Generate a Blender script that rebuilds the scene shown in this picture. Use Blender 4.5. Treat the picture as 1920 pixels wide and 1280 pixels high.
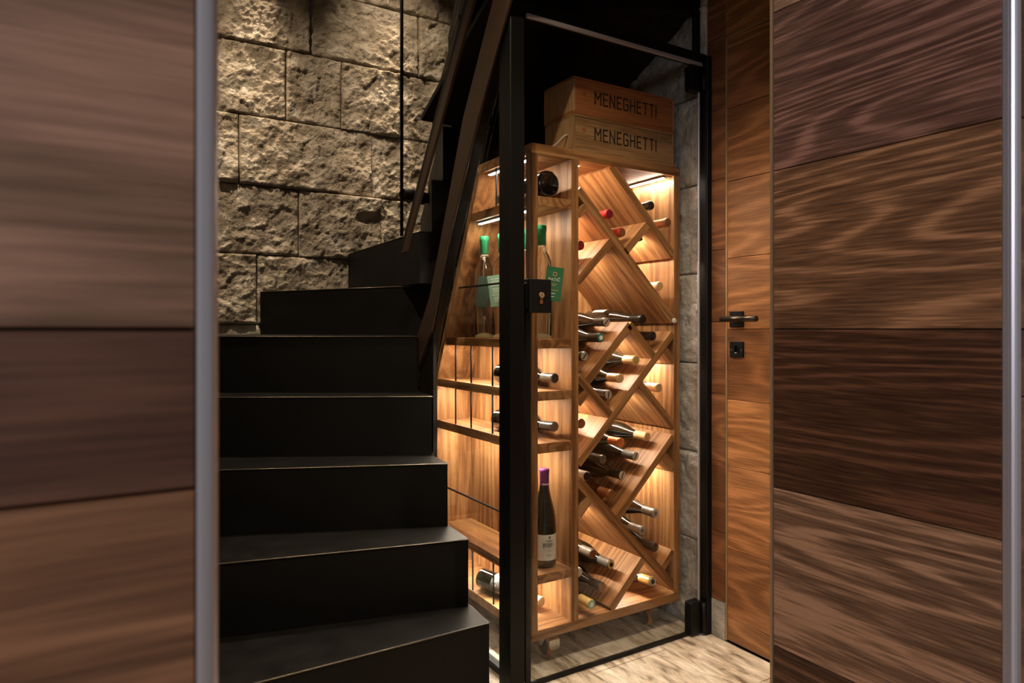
import bpy, bmesh, math, random
from mathutils import Vector, Matrix, noise

for o in list(bpy.data.objects):
    bpy.data.objects.remove(o, do_unlink=True)
scene = bpy.context.scene
COL = scene.collection
random.seed(7)

# ------------------------------------------------------------------ camera
CAM_H = 1.05
cd = bpy.data.cameras.new('camera')
cam = bpy.data.objects.new('camera', cd)
COL.objects.link(cam)
cam.location = (0, 0, CAM_H)
cam.rotation_euler = (math.radians(90), 0, math.radians(-31.4))
cd.sensor_width = 36.0
cd.lens = 24.0
cd.shift_y = -23.0 / 1920.0
cd.clip_start = 0.02
cd.dof.use_dof = True
cd.dof.focus_distance = 2.25
cd.dof.aperture_fstop = 8.0
scene.camera = cam

# ------------------------------------------------------------------ world, exposure
scene.view_settings.view_transform = 'Standard'
scene.view_settings.look = 'None'
scene.view_settings.gamma = 1.0
scene.view_settings.use_curve_mapping = False
scene.view_settings.exposure = 0.0
w = bpy.data.worlds.new('world')
scene.world = w
w.use_nodes = True
w.node_tree.nodes['Background'].inputs[0].default_value = (0.62, 0.585, 0.585, 1)
w.node_tree.nodes['Background'].inputs[1].default_value = 0.26


def light(name, kind, loc, energy, color, parent=None, target=None, **kw):
    ld = bpy.data.lights.new(name, kind)
    ld.energy = energy
    ld.color = color
    for k, v in kw.items():
        setattr(ld, k, v)
    o = bpy.data.objects.new(name, ld)
    COL.objects.link(o)
    o.location = loc
    if target is not None:
        d = Vector(target) - Vector(loc)
        o.rotation_euler = d.to_track_quat('-Z', 'Y').to_euler()
    if parent is not None:
        o.parent = parent
        o.location = Vector(loc) - parent.location
    return o


# daylight from the window of the room the camera stands in (behind and left of the camera)
light('window_daylight', 'AREA', (-1.9, -1.7, 2.3), 46.0, (0.92, 0.89, 0.97), target=(0.9, 1.2, 1.1),
      shape='RECTANGLE', size=1.2, size_y=1.2)

# ------------------------------------------------------------------ materials
MATS = {}


def srgb(r, g, b):
    f = lambda c: (c / 255.0 / 12.92) if c / 255.0 <= 0.04045 else ((c / 255.0 + 0.055) / 1.055) ** 2.4
    return (f(r), f(g), f(b), 1.0)


def newmat(name):
    m = bpy.data.materials.new(name)
    m.use_nodes = True
    nt = m.node_tree
    b = nt.nodes['Principled BSDF']
    MATS[name] = m
    return m, nt, b


def plain(name, col, rough=0.5, metal=0.0, coat=0.0, spec=0.5, nscale=0.0, namt=0.0):
    m, nt, b = newmat(name)
    b.inputs['Base Color'].default_value = col
    b.inputs['Roughness'].default_value = rough
    b.inputs['Metallic'].default_value = metal
    b.inputs['Coat Weight'].default_value = coat
    b.inputs['Specular IOR Level'].default_value = spec
    if nscale:
        tc = nt.nodes.new('ShaderNodeTexCoord')
        n = nt.nodes.new('ShaderNodeTexNoise')
        n.inputs['Scale'].default_value = nscale
        n.inputs['Detail'].default_value = 4
        nt.links.new(tc.outputs['Object'], n.inputs['Vector'])
        mx = nt.nodes.new('ShaderNodeMixRGB')
        mx.inputs[1].default_value = tuple(c * (1 - namt) for c in col[:3]) + (1,)
        mx.inputs[2].default_value = tuple(min(1, c * (1 + namt)) for c in col[:3]) + (1,)
        nt.links.new(n.outputs['Fac'], mx.inputs[0])
        nt.links.new(mx.outputs[0], b.inputs['Base Color'])
        mr = nt.nodes.new('ShaderNodeMapRange')
        mr.inputs[3].default_value = max(0.02, rough - 0.12)
        mr.inputs[4].default_value = min(1, rough + 0.12)
        nt.links.new(n.outputs['Fac'], mr.inputs[0])
        nt.links.new(mr.outputs[0], b.inputs['Roughness'])
    return m


def emit(name, col, s):
    m = bpy.data.materials.new(name)
    m.use_nodes = True
    nt = m.node_tree
    nt.nodes.clear()
    e = nt.nodes.new('ShaderNodeEmission')
    e.inputs[0].default_value = col
    e.inputs[1].default_value = s
    o = nt.nodes.new('ShaderNodeOutputMaterial')
    nt.links.new(e.outputs[0], o.inputs[0])
    MATS[name] = m
    return m


def wood(name, axis, dark, mid, lite, rough=0.5, across=11.0, along=1.1, rings=7.0, use_objcol=False, bump=0.15,
         pore=230.0, ringw=0.55, sharp=1.0, span=0.40, porew=0.62):
    """grain runs along `axis` of the object; each object gets its own cut of the timber"""
    m, nt, b = newmat(name)
    N = nt.nodes.new
    L = nt.links.new
    tc = N('ShaderNodeTexCoord')
    oi = N('ShaderNodeObjectInfo')
    mul = N('ShaderNodeVectorMath'); mul.operation = 'SCALE'
    cmb = N('ShaderNodeCombineXYZ')
    m1 = N('ShaderNodeMath'); m1.operation = 'MULTIPLY'; m1.inputs[1].default_value = 37.3
    m2 = N('ShaderNodeMath'); m2.operation = 'MULTIPLY'; m2.inputs[1].default_value = 91.7
    L(oi.outputs['Random'], m1.inputs[0]); L(oi.outputs['Random'], m2.inputs[0])
    L(m1.outputs[0], cmb.inputs[0]); L(m2.outputs[0], cmb.inputs[1]); L(m1.outputs[0], cmb.inputs[2])
    add = N('ShaderNodeVectorMath'); add.operation = 'ADD'
    L(tc.outputs['Object'], add.inputs[0]); L(cmb.outputs[0], add.inputs[1])

    def mapped(al, ac):
        mp = N('ShaderNodeMapping')
        sc = [ac, ac, ac]
        sc['xyz'.index(axis)] = al
        mp.inputs['Scale'].default_value = sc
        L(add.outputs[0], mp.inputs['Vector'])
        return mp
    n1 = N('ShaderNodeTexNoise'); n1.inputs['Scale'].default_value = 1.0; n1.inputs['Detail'].default_value = 2.0
    n1.inputs['Roughness'].default_value = 0.45
    L(mapped(along, across).outputs[0], n1.inputs['Vector'])
    rg = N('ShaderNodeMath'); rg.operation = 'MULTIPLY'; rg.inputs[1].default_value = rings * 6.283
    L(n1.outputs['Fac'], rg.inputs[0])
    sn = N('ShaderNodeMath'); sn.operation = 'SINE'
    L(rg.outputs[0], sn.inputs[0])
    pw = N('ShaderNodeMapRange'); pw.inputs[1].default_value = -1; pw.inputs[2].default_value = 1
    L(sn.outputs[0], pw.inputs[0])
    if sharp != 1.0:
        pq = N('ShaderNodeMath'); pq.operation = 'POWER'; pq.inputs[1].default_value = sharp
        L(pw.outputs[0], pq.inputs[0]); pw = pq
    n2 = N('ShaderNodeTexNoise'); n2.inputs['Scale'].default_value = 1.0; n2.inputs['Detail'].default_value = 3.0
    L(mapped(pore / 22.0, pore).outputs[0], n2.inputs['Vector'])
    n3 = N('ShaderNodeTexNoise'); n3.inputs['Scale'].default_value = 1.0; n3.inputs['Detail'].default_value = 1.0
    L(mapped(along * 1.7, across * 0.7).outputs[0], n3.inputs['Vector'])
    # combine
    a1 = N('ShaderNodeMath'); a1.operation = 'MULTIPLY'; a1.inputs[1].default_value = ringw * 0.5
    L(pw.outputs[0], a1.inputs[0])
    a2 = N('ShaderNodeMath'); a2.operation = 'MULTIPLY_ADD'; a2.inputs[1].default_value = porew
    L(n2.outputs['Fac'], a2.inputs[0]); L(a1.outputs[0], a2.inputs[2])
    a3 = N('ShaderNodeMath'); a3.operation = 'MULTIPLY_ADD'; a3.inputs[1].default_value = 0.45
    L(n3.outputs['Fac'], a3.inputs[0]); L(a2.outputs[0], a3.inputs[2])
    cr = N('ShaderNodeValToRGB')
    lo = (0.45 if sharp == 1.0 else 0.36) - (0.62 - porew) * 0.5
    cr.color_ramp.elements[0].position = lo; cr.color_ramp.elements[0].color = dark
    cr.color_ramp.elements[1].position = lo + span; cr.color_ramp.elements[1].color = lite
    el = cr.color_ramp.elements.new(lo + span * 0.45); el.color = mid
    L(a3.outputs[0], cr.inputs[0])
    out = cr.outputs[0]
    if use_objcol:
        mx = N('ShaderNodeMixRGB'); mx.blend_type = 'MULTIPLY'; mx.inputs[0].default_value = 1.0
        L(out, mx.inputs[1]); L(oi.outputs['Color'], mx.inputs[2])
        out = mx.outputs[0]
    L(out, b.inputs['Base Color'])
    b.inputs['Roughness'].default_value = rough
    b.inputs['Specular IOR Level'].default_value = 0.35
    bp = N('ShaderNodeBump'); bp.inputs['Strength'].default_value = bump; bp.inputs['Distance'].default_value = 0.003
    L(a3.outputs[0], bp.inputs['Height'])
    L(bp.outputs[0], b.inputs['Normal'])
    return m


OAK = (srgb(108, 66, 34), srgb(158, 108, 64), srgb(190, 142, 94))
for ax in 'xyz':
    wood('oak_' + ax, ax, *OAK, rough=0.5, across=9.0, along=0.6, rings=9.0, ringw=0.40, bump=0.08, span=0.44, pore=330.0, porew=0.48)
# white grain lines on a brown, colour of each plank from the plank itself
for ax in 'xy':
    wood('panel_' + ax, ax, (0.36, 0.33, 0.31, 1), (0.80, 0.78, 0.76, 1), (1.7, 1.7, 1.72, 1), rough=0.5, across=4.6,
         along=0.5, rings=30.0, use_objcol=True, bump=0.3, pore=300.0, ringw=0.52, sharp=2.6, span=0.58, porew=0.95)
for ax in 'xy':
    wood('panel_soft_' + ax, ax, (0.40, 0.37, 0.34, 1), (0.76, 0.74, 0.72, 1), (1.32, 1.32, 1.34, 1), rough=0.5, across=4.0,
         along=0.8, rings=15.0, use_objcol=True, bump=0.2, pore=240.0, ringw=0.55, sharp=2.0, span=0.6, porew=0.7)
PINE = (srgb(132, 94, 58), srgb(166, 124, 82), srgb(188, 148, 104))
wood('crate_pale', 'x', *PINE, rough=0.6, across=6.0, along=0.6, rings=5.0, ringw=0.35, bump=0.05)
wood('crate_red', 'x', srgb(130, 72, 36), srgb(160, 94, 50), srgb(178, 112, 66), rough=0.6, across=6.0, along=0.6,
     rings=4.0, ringw=0.25, bump=0.05)
wood('crate_end', 'z', *PINE, rough=0.6, across=6.0, along=0.6, rings=5.0, ringw=0.35, bump=0.05)


def stone_mat(name, c0, c1, c2, bscale=110.0, bstr=0.9):
    m, nt, b = newmat(name)
    N = nt.nodes.new; L = nt.links.new
    tc = N('ShaderNodeTexCoord')
    n1 = N('ShaderNodeTexNoise'); n1.inputs['Scale'].default_value = 9.0; n1.inputs['Detail'].default_value = 8.0
    n1.inputs['Roughness'].default_value = 0.68
    L(tc.outputs['Object'], n1.inputs['Vector'])
    cr = N('ShaderNodeValToRGB')
    cr.color_ramp.elements[0].position = 0.3; cr.color_ramp.elements[0].color = c0
    cr.color_ramp.elements[1].position = 0.72; cr.color_ramp.elements[1].color = c2
    e = cr.color_ramp.elements.new(0.5); e.color = c1
    L(n1.outputs['Fac'], cr.inputs[0]); L(cr.outputs[0], b.inputs['Base Color'])
    b.inputs['Roughness'].default_value = 0.92
    b.inputs['Specular IOR Level'].default_value = 0.15
    n2 = N('ShaderNodeTexNoise'); n2.inputs['Scale'].default_value = bscale; n2.inputs['Detail'].default_value = 6.0
    n2.inputs['Roughness'].default_value = 0.6
    L(tc.outputs['Object'], n2.inputs['Vector'])
    v = N('ShaderNodeTexVoronoi'); v.inputs['Scale'].default_value = bscale * 0.8
    L(tc.outputs['Object'], v.inputs['Vector'])
    ad = N('ShaderNodeMath'); ad.operation = 'MULTIPLY_ADD'; ad.inputs[1].default_value = 0.35
    L(v.outputs['Distance'], ad.inputs[0]); L(n2.outputs['Fac'], ad.inputs[2])
    bp = N('ShaderNodeBump'); bp.inputs['Strength'].default_value = bstr; bp.inputs['Distance'].default_value = 0.009
    L(ad.outputs[0], bp.inputs['Height']); L(bp.outputs[0], b.inputs['Normal'])
    return m


stone_mat('stone', srgb(126, 112, 94), srgb(176, 162, 142), srgb(214, 204, 188))
stone_mat('stone_grey', srgb(136, 130, 122), srgb(178, 170, 158), srgb(212, 206, 196), bscale=70)
plain('joint_dark', srgb(52, 42, 32), 0.95)


def travertine():
    m, nt, b = newmat('travertine')
    N = nt.nodes.new; L = nt.links.new
    tc = N('ShaderNodeTexCoord')
    mp = N('ShaderNodeMapping'); mp.inputs['Scale'].default_value = (30, 8.0, 20)
    mp.inputs['Rotation'].default_value = (0, 0, 0.12)
    L(tc.outputs['Object'], mp.inputs['Vector'])
    n = N('ShaderNodeTexNoise'); n.inputs['Scale'].default_value = 1.0; n.inputs['Detail'].default_value = 7
    n.inputs['Roughness'].default_value = 0.62; n.inputs['Distortion'].default_value = 0.6
    L(mp.outputs[0], n.inputs['Vector'])
    cr = N('ShaderNodeValToRGB')
    cr.color_ramp.elements[0].position = 0.33; cr.color_ramp.elements[0].color = srgb(104, 84, 62)
    cr.color_ramp.elements[1].position = 0.66; cr.color_ramp.elements[1].color = srgb(236, 224, 206)
    e = cr.color_ramp.elements.new(0.47); e.color = srgb(190, 172, 148)
    L(n.outputs['Fac'], cr.inputs[0]); L(cr.outputs[0], b.inputs['Base Color'])
    b.inputs['Roughness'].default_value = 0.55
    bp = N('ShaderNodeBump'); bp.inputs['Strength'].default_value = 0.35; bp.inputs['Distance'].default_value = 0.004
    L(n.outputs['Fac'], bp.inputs['Height']); L(bp.outputs[0], b.inputs['Normal'])


travertine()


def pane_mat(name, tint, k0, k1):
    m = bpy.data.materials.new(name)
    m.use_nodes = True
    nt = m.node_tree
    nt.nodes.clear()
    N = nt.nodes.new; L = nt.links.new
    t = N('ShaderNodeBsdfTransparent'); t.inputs[0].default_value = tint
    g = N('ShaderNodeBsdfGlossy'); g.inputs['Roughness'].default_value = 0.0
    lw = N('ShaderNodeLayerWeight'); lw.inputs['Blend'].default_value = 0.5
    p = N('ShaderNodeMath'); p.operation = 'POWER'; p.inputs[1].default_value = 4.0
    L(lw.outputs['Facing'], p.inputs[0])
    ma = N('ShaderNodeMath'); ma.operation = 'MULTIPLY_ADD'; ma.inputs[1].default_value = k1; ma.inputs[2].default_value = k0
    L(p.outputs[0], ma.inputs[0])
    mx = N('ShaderNodeMixShader')
    L(ma.outputs[0], mx.inputs[0]); L(t.outputs[0], mx.inputs[1]); L(g.outputs[0], mx.inputs[2])
    o = N('ShaderNodeOutputMaterial')
    L(mx.outputs[0], o.inputs[0])
    MATS[name] = m


pane_mat('glass_pane', (0.93, 0.945, 0.935, 1), 0.025, 0.6)
def real_glass(name, col, ior):
    m, nt, b = newmat(name)
    b.inputs['Base Color'].default_value = col
    b.inputs['Roughness'].default_value = 0.0
    b.inputs['IOR'].default_value = ior
    b.inputs['Transmission Weight'].default_value = 1.0


real_glass('clear_glass', (1.0, 0.98, 0.94, 1), 1.40)
pane_mat('rose_glass', (0.80, 0.48, 0.26, 1), 0.05, 0.8)

plain('black_steel', srgb(27, 25, 22), 0.42, 0.35, nscale=14, namt=0.4)
plain('black_riser', srgb(16, 15, 13), 0.62, 0.0, spec=0.22, nscale=9, namt=0.35)
plain('steel_lit', srgb(62, 46, 33), 0.5, 0.3, nscale=18, namt=0.3)  # black steel made browner: warm light on its faces put into the colour
plain('black_frame', srgb(8, 8, 7), 0.45, 0.0, spec=0.25)
plain('black_matte', srgb(9, 8, 8), 0.6, spec=0.25)
plain('rail_grey', srgb(176, 170, 170), 0.35, 0.5)
plain('aluminium', srgb(222, 220, 226), 0.42, 0.85)
plain('edge_highlight', srgb(120, 108, 92), 0.35, 0.8)  # pale worn steel; the nosing's edge highlight is put into its colour
plain('brass_edge', srgb(190, 160, 120), 0.4, 0.5)
plain('handle_metal', srgb(80, 70, 58), 0.3, 0.9)
plain('chrome', srgb(205, 200, 190), 0.22, 0.9)
plain('silver_screw', srgb(200, 194, 182), 0.35, 0.6)
plain('castor_tyre', srgb(172, 112, 58), 0.5)
plain('castor_dark', srgb(50, 46, 42), 0.4, 0.6)
plain('green_glass', srgb(22, 20, 12), 0.06, 0.0, coat=0.6, spec=0.7)
plain('black_glass', srgb(10, 9, 8), 0.05, 0.0, coat=0.8, spec=0.7)
plain('label_cream', srgb(226, 218, 202), 0.7)
plain('label_grey', srgb(112, 108, 102), 0.6)
plain('ink', srgb(52, 50, 46), 0.8)
plain('ink_soft', srgb(118, 114, 106), 0.8)
plain('ink_red', srgb(200, 64, 48), 0.7)
plain('crate_ink', srgb(28, 17, 10), 0.8)
plain('tag_green', srgb(40, 112, 72), 0.65)
plain('tag_light', srgb(140, 180, 148), 0.7)
plain('tag_dark', srgb(24, 46, 30), 0.7)
plain('white_print', srgb(238, 234, 224), 0.7)
plain('gold_print', srgb(178, 160, 104), 0.6)
plain('string', srgb(226, 214, 190), 0.8)
plain('rope', srgb(176, 160, 134), 0.9)
plain('punt_glow', srgb(236, 216, 160), 0.2, coat=0.4)  # opaque cream imitating light that glows in the thick bottle base
plain('plaster', srgb(120, 108, 96), 0.9)
plain('dark_void', srgb(30, 26, 23), 0.9)
CAPS = {'red': srgb(176, 30, 26), 'crimson': srgb(128, 14, 40), 'purple': srgb(126, 52, 118), 'green': srgb(44, 142, 92),
        'tan': srgb(214, 174, 120), 'pale': srgb(232, 196, 150), 'bronze': srgb(168, 108, 66), 'orange': srgb(214, 118, 62),
        'brown': srgb(128, 78, 44), 'grey': srgb(112, 104, 94), 'charcoal': srgb(62, 57, 50), 'black': srgb(22, 20, 18),
        'gold': srgb(206, 172, 100), 'white': srgb(208, 198, 182), 'cream': srgb(238, 208, 158)}
for k, c in CAPS.items():
    plain('cap_' + k, c, 0.32, 0.25 if k in ('gold', 'grey', 'bronze', 'tan', 'charcoal') else 0.0)
WARM = (1.0, 0.89, 0.74)
emit('led', WARM + (1,), 170.0)
emit('led_cell', WARM + (1,), 230.0)
emit('lamp_disc', (1.0, 0.76, 0.5, 1), 8.0)


# ------------------------------------------------------------------ object helpers
def wloc(o):
    v = Vector((0, 0, 0))
    while o is not None:
        v += o.location
        o = o.parent
    return v


def link(name, me, mat, parent=None, world=True, smooth=False):
    o = bpy.data.objects.new(name, me)
    COL.objects.link(o)
    if mat is not None and not me.materials:
        me.materials.append(MATS[mat])
    if smooth:
        me.shade_smooth() if hasattr(me, 'shade_smooth') else [setattr(p, 'use_smooth', True) for p in me.polygons]
    if parent is not None:
        o.parent = parent
        if world:
            o.location = -wloc(parent)
    return o


def tag(o, label=None, cat=None, group=None, kind=None):
    if label: o['label'] = label
    if cat: o['category'] = cat
    if group: o['group'] = group
    if kind: o['kind'] = kind
    return o


def thing(name, loc, label=None, cat=None, group=None, kind=None):
    o = bpy.data.objects.new(name, None)
    o.empty_display_size = 0.05
    COL.objects.link(o)
    o.location = loc
    return tag(o, label, cat, group, kind)


def mesh(name, verts, faces):
    me = bpy.data.meshes.new(name)
    me.from_pydata([tuple(v) for v in verts], [], faces)
    me.update()
    return me


def bm_mesh(name, bm):
    bmesh.ops.recalc_face_normals(bm, faces=bm.faces)
    me = bpy.data.meshes.new(name)
    bm.to_mesh(me)
    bm.free()
    return me


def box_bm(x0, x1, y0, y1, z0, z1, bev=0.0, seg=1, bm=None):
    own = bm is None
    if own: bm = bmesh.new()
    vs = [bm.verts.new((x, y, z)) for x in (x0, x1) for y in (y0, y1) for z in (z0, z1)]
    fs = [(0, 1, 3, 2), (4, 6, 7, 5), (0, 4, 5, 1), (2, 3, 7, 6), (0, 2, 6, 4), (1, 5, 7, 3)]
    nf = [bm.faces.new([vs[i] for i in f]) for f in fs]
    if bev > 0:
        es = list({e for f in nf for e in f.edges})
        bmesh.ops.bevel(bm, geom=es, offset=bev, segments=seg, affect='EDGES', profile=0.5)
    return bm


def box(name, x0, x1, y0, y1, z0, z1, mat, parent=None, bev=0.0, seg=1, col=None, world=True):
    o = link(name, bm_mesh(name, box_bm(x0, x1, y0, y1, z0, z1, bev, seg)), mat, parent, world)
    if col: o.color = col
    return o


def prism(name, poly, axis, a0, a1, mat, parent=None, bev=0.0, world=True, seg=1):
    """extrude a 2D polygon; axis 'x': poly=(y,z); 'y': poly=(x,z); 'z': poly=(x,y)"""
    bm = bmesh.new()

    def P(p, a):
        return {'x': (a, p[0], p[1]), 'y': (p[0], a, p[1]), 'z': (p[0], p[1], a)}[axis]
    lo = [bm.verts.new(P(p, a0)) for p in poly]
    hi = [bm.verts.new(P(p, a1)) for p in poly]
    n = len(poly)
    bm.faces.new(lo)
    bm.faces.new(hi[::-1])
    for i in range(n):
        bm.faces.new((lo[i], hi[i], hi[(i + 1) % n], lo[(i + 1) % n]))
    if bev > 0:
        bmesh.ops.recalc_face_normals(bm, faces=bm.faces)
        bmesh.ops.bevel(bm, geom=list(bm.edges), offset=bev, segments=seg, affect='EDGES', profile=0.5)
    return link(name, bm_mesh(name, bm), mat, parent, world)


def lathe_mesh(name, prof, n=28, cap=True):
    bm = bmesh.new()
    rings = []
    for r, h in prof:
        if r <= 1e-6:
            rings.append([bm.verts.new((0, 0, h))])
        else:
            rings.append([bm.verts.new((r * math.cos(2 * math.pi * i / n), r * math.sin(2 * math.pi * i / n), h)) for i in range(n)])
    for a, b in zip(rings[:-1], rings[1:]):
        if len(a) == 1 and len(b) == 1: continue
        for i in range(n):
            j = (i + 1) % n
            if len(a) == 1: bm.faces.new((a[0], b[j], b[i]))
            elif len(b) == 1: bm.faces.new((a[i], a[j], b[0]))
            else: bm.faces.new((a[i], a[j], b[j], b[i]))
    me = bm_mesh(name, bm)
    for p in me.polygons: p.use_smooth = True
    try:
        me.set_sharp_from_angle(angle=math.radians(50))
    except Exception:
        pass
    return me


def tube_bm(pts, r, n=10, bm=None):
    if bm is None: bm = bmesh.new()
    pts = [Vector(p) for p in pts]
    rings = []
    for i, p in enumerate(pts):
        t = (pts[min(i + 1, len(pts) - 1)] - pts[max(i - 1, 0)]).normalized()
        u = t.orthogonal().normalized() if i == 0 else (u - t * u.dot(t)).normalized()
        v = t.cross(u)
        rings.append([bm.verts.new(p + r * (math.cos(2 * math.pi * k / n) * u + math.sin(2 * math.pi * k / n) * v)) for k in range(n)])
    for a, b in zip(rings[:-1], rings[1:]):
        for k in range(n):
            bm.faces.new((a[k], a[(k + 1) % n], b[(k + 1) % n], b[k]))
    bm.faces.new(rings[0][::-1])
    bm.faces.new(rings[-1])
    return bm


def tube(name, pts, r, mat, parent=None, n=10, world=True):
    o = link(name, bm_mesh(name, tube_bm(pts, r, n)), mat, parent, world)
    for p in o.data.polygons: p.use_smooth = len(p.vertices) == 4
    return o


# ------------------------------------------------------------------ setting: floor
WX = 1.815      # right wall
WY = 3.45       # stone wall at the back
LX = -0.05      # left wall of the stairwell
DY0, DY1 = 0.366, 0.697   # thickness of the wall with the doorway
DXL, DXR = 0.0536, 0.898  # doorway

floor = tag(box('floor', -3.0, 3.0, -3.0, WY + 0.2, -0.12, -0.012, 'joint_dark'), 'travertine tiled floor', None, None, 'structure')
tw, tl = 0.30, 0.60
x = 0.40
col_i = 0
while x < WX - 0.001:
    x1 = min(x + tw, WX)
    y = 0.75 - (0.3 if col_i % 2 else 0.0)
    while y < 2.9:
        box('tile', x + 0.0012, x1 - 0.0012, y + 0.0012, y + tl - 0.0012, -0.012, random.uniform(-0.0006, 0.0), 'travertine', floor, 0.0012)
        y += tl
    x = x1
    col_i += 1
box('slab', -3, 3, -3, 0.44, -0.012, -0.001, 'travertine', floor)
box('slab', -3, 0.40, 0.44, WY, -0.012, -0.001, 'travertine', floor)

# ------------------------------------------------------------------ stone walls
def stone_block(parent, u0, u1, z0, z1, kind, step, mat, seed):
    """rough split-faced block; kind 'back' lies on y=WY facing -y, 'right' on x=WX facing -x"""
    g = 0.0018
    u0 += g; u1 -= g; z0 += g; z1 -= g
    nu = max(2, int((u1 - u0) / step)); nz = max(2, int((z1 - z0) / step))
    base = random.uniform(0.004, 0.016) if kind == 'back' else random.uniform(0.003, 0.008)
    amp = 1.0 if kind == 'back' else 0.65
    verts, faces = [], []
    tiltu = random.uniform(-0.012, 0.012) * amp
    tiltz = random.uniform(-0.010, 0.010) * amp
    for j in range(nz + 1):
        for i in range(nu + 1):
            u = u0 + (u1 - u0) * i / nu; z = z0 + (z1 - z0) * j / nz
            p = Vector((u * 1.0, z * 1.0, seed * 3.17))
            ew = 0.007 + 0.006 * noise.noise(p * 9)
            e = min(u - u0, u1 - u, z - z0, z1 - z)
            mm = max(0.0, min(1.0, e / max(0.006, ew))); mm = mm * mm * (3 - 2 * mm)
            v3 = noise.noise(p * 4.5)
            q = p + noise.noise_vector(p * 14) * 0.012
            def facet(k):
                c_ = noise.voronoi(q * k)[1][0]
                g_ = noise.cell_vector(c_ * 3.1 + Vector((.5, .5, .5)))
                dlt = q * k - c_
                return dlt.x * (g_.x - .5) * 2 + dlt.y * (g_.y - .5) * 2 + (g_.z - .5) * 0.5
            f1 = facet(13.0)
            f2 = facet(34.0)
            v1 = noise.fractal(p * 11, 0.9, 2.1, 4)
            v2 = noise.fractal(p * 60, 0.7, 2.1, 3)
            d = base + mm * amp * (0.012 + 0.009 * v3 + 0.007 * v1 + 0.010 * f1 + 0.0062 * f2 + 0.0035 * v2
                                   + tiltu * (2 * i / nu - 1) + tiltz * (2 * j / nz - 1)) + (1 - mm) * 0.0015 * v2
            # chipped hollows
            hv = noise.noise(p * 7 + Vector((9, 4, 1)))
            if hv > 0.42: d -= (hv - 0.42) * 0.08 * mm * amp
            d = max(0.001, d)
            verts.append((u, WY - d, z) if kind == 'back' else (WX - d, u, z))
    W = nu + 1
    for j in range(nz):
        for i in range(nu):
            a = j * W + i
            q = (a, a + 1, a + W + 1, a + W)
            faces.append(q if kind == 'back' else q[::-1])
    # side skirts back into the wall
    n0 = len(verts)
    ring = [i for i in range(W)] + [j * W + nu for j in range(1, nz + 1)] + [nz * W + i for i in range(nu - 1, -1, -1)] + [j * W for j in range(nz - 1, 0, -1)]
    for r_ in ring:
        v = verts[r_]
        verts.append((v[0], WY + 0.01, v[2]) if kind == 'back' else (WX + 0.01, v[1], v[2]))
    for k in range(len(ring)):
        k2 = (k + 1) % len(ring)
        q = (ring[k2], ring[k], n0 + k, n0 + k2)
        faces.append(q if kind == 'back' else q[::-1])
    o = link('stone_block', mesh('stone_block', verts, faces), mat, parent)
    for p in o.data.polygons: p.use_smooth = True
    return o


wall_back = tag(box('wall_back', LX - 0.3, WX + 0.3, WY + 0.002, WY + 0.25, 0, 3.4, 'joint_dark'),
                'rough split-faced stone block wall rising behind the black staircase', None, None, 'structure')
ZL = [0.06, 0.395, 0.73, 1.072, 1.409, 1.74, 2.073, 2.418, 2.75, 3.08, 3.4]
rows = {9: [-.05, .4, .9, 1.4, WX], 8: [-.05, .35, .75, 1.2, WX], 7: [-.05, .30, .916, 1.50, WX], 6: [-.05, .42, .799, 1.073, 1.394, WX],
        5: [-.05, .20, .581, 1.238, WX], 4: [-.05, .35, .861, 1.285, WX], 3: [-.05, .661, 1.15, WX], 2: [-.05, .45, 1.0, 1.5, WX],
        1: [-.05, .6, 1.2, WX], 0: [-.05, .5, 1.1, WX]}
sd = 1
for r_, us in rows.items():
    for a, b in zip(us[:-1], us[1:]):
        vis = 3 <= r_ <= 8 and b > 0.45
        stone_block(wall_back, a, b, ZL[r_], ZL[r_ + 1], 'back', 0.0062 if vis else (0.011 if 3 <= r_ <= 8 else 0.03), 'stone', sd)
        sd += 1

wall_right = tag(box('wall_right', WX + 0.012, WX + 0.25, DY1, WY + 0.25, 0, 3.4, 'dark_void'),
                 'right wall, wood panelled in front and stone clad behind the wine rack', None, None, 'structure')
ZR = [0.0, 0.308, 0.619, 0.931, 1.245, 1.556, 1.867, 2.18, 2.5, 2.8, 3.1, 3.4]
for k in range(len(ZR) - 1):
    cuts = [1.672, 2.02 + 0.17 * (k % 2), 2.5 + 0.1 * (k % 3), 3.0, WY]
    for i, (a, b) in enumerate(zip(cuts[:-1], cuts[1:])):
        stone_block(wall_right, a, b, ZR[k], ZR[k + 1], 'right', 0.008 if (i < 2 and k < 8) else 0.04, 'stone_grey', sd)
        sd += 1

# ------------------------------------------------------------------ wood panelling on the right wall and hidden door
BR = [srgb(150, 102, 64), srgb(132, 86, 54), srgb(164, 114, 72), srgb(120, 78, 48), srgb(176, 126, 82), srgb(140, 94, 60)]


def plank(parent, x0, x1, y0, y1, z0, z1, mat, col):
    g = 0.0009
    f = lambda a, b: (a + g, b - g)
    if abs(x1 - x0) < 0.03: xs = (x0, x1)
    else: xs = f(x0, x1)
    if abs(y1 - y0) < 0.03: ys = (y0, y1)
    else: ys = f(y0, y1)
    zs = f(z0, z1)
    return box('plank', xs[0], xs[1], ys[0], ys[1], zs[0], zs[1], mat, parent, 0.0007, col=col)


# strip between glass enclosure and door
zz = [0.125, 0.36, 0.60, 0.83, 1.075, 1.32, 1.56, 1.80, 2.045, 2.29, 2.54]
for i, (a, b) in enumerate(zip(zz[:-1], zz[1:])):
    plank(wall_right, WX, WX + 0.012, 1.592, 1.672, a, b, 'panel_soft_y', BR[(i * 2 + 1) % 6])
box('plinth_stone', WX - 0.002, WX + 0.012, 1.592, 1.672, 0.0, 0.124, 'stone_grey', wall_right, 0.001)
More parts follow.
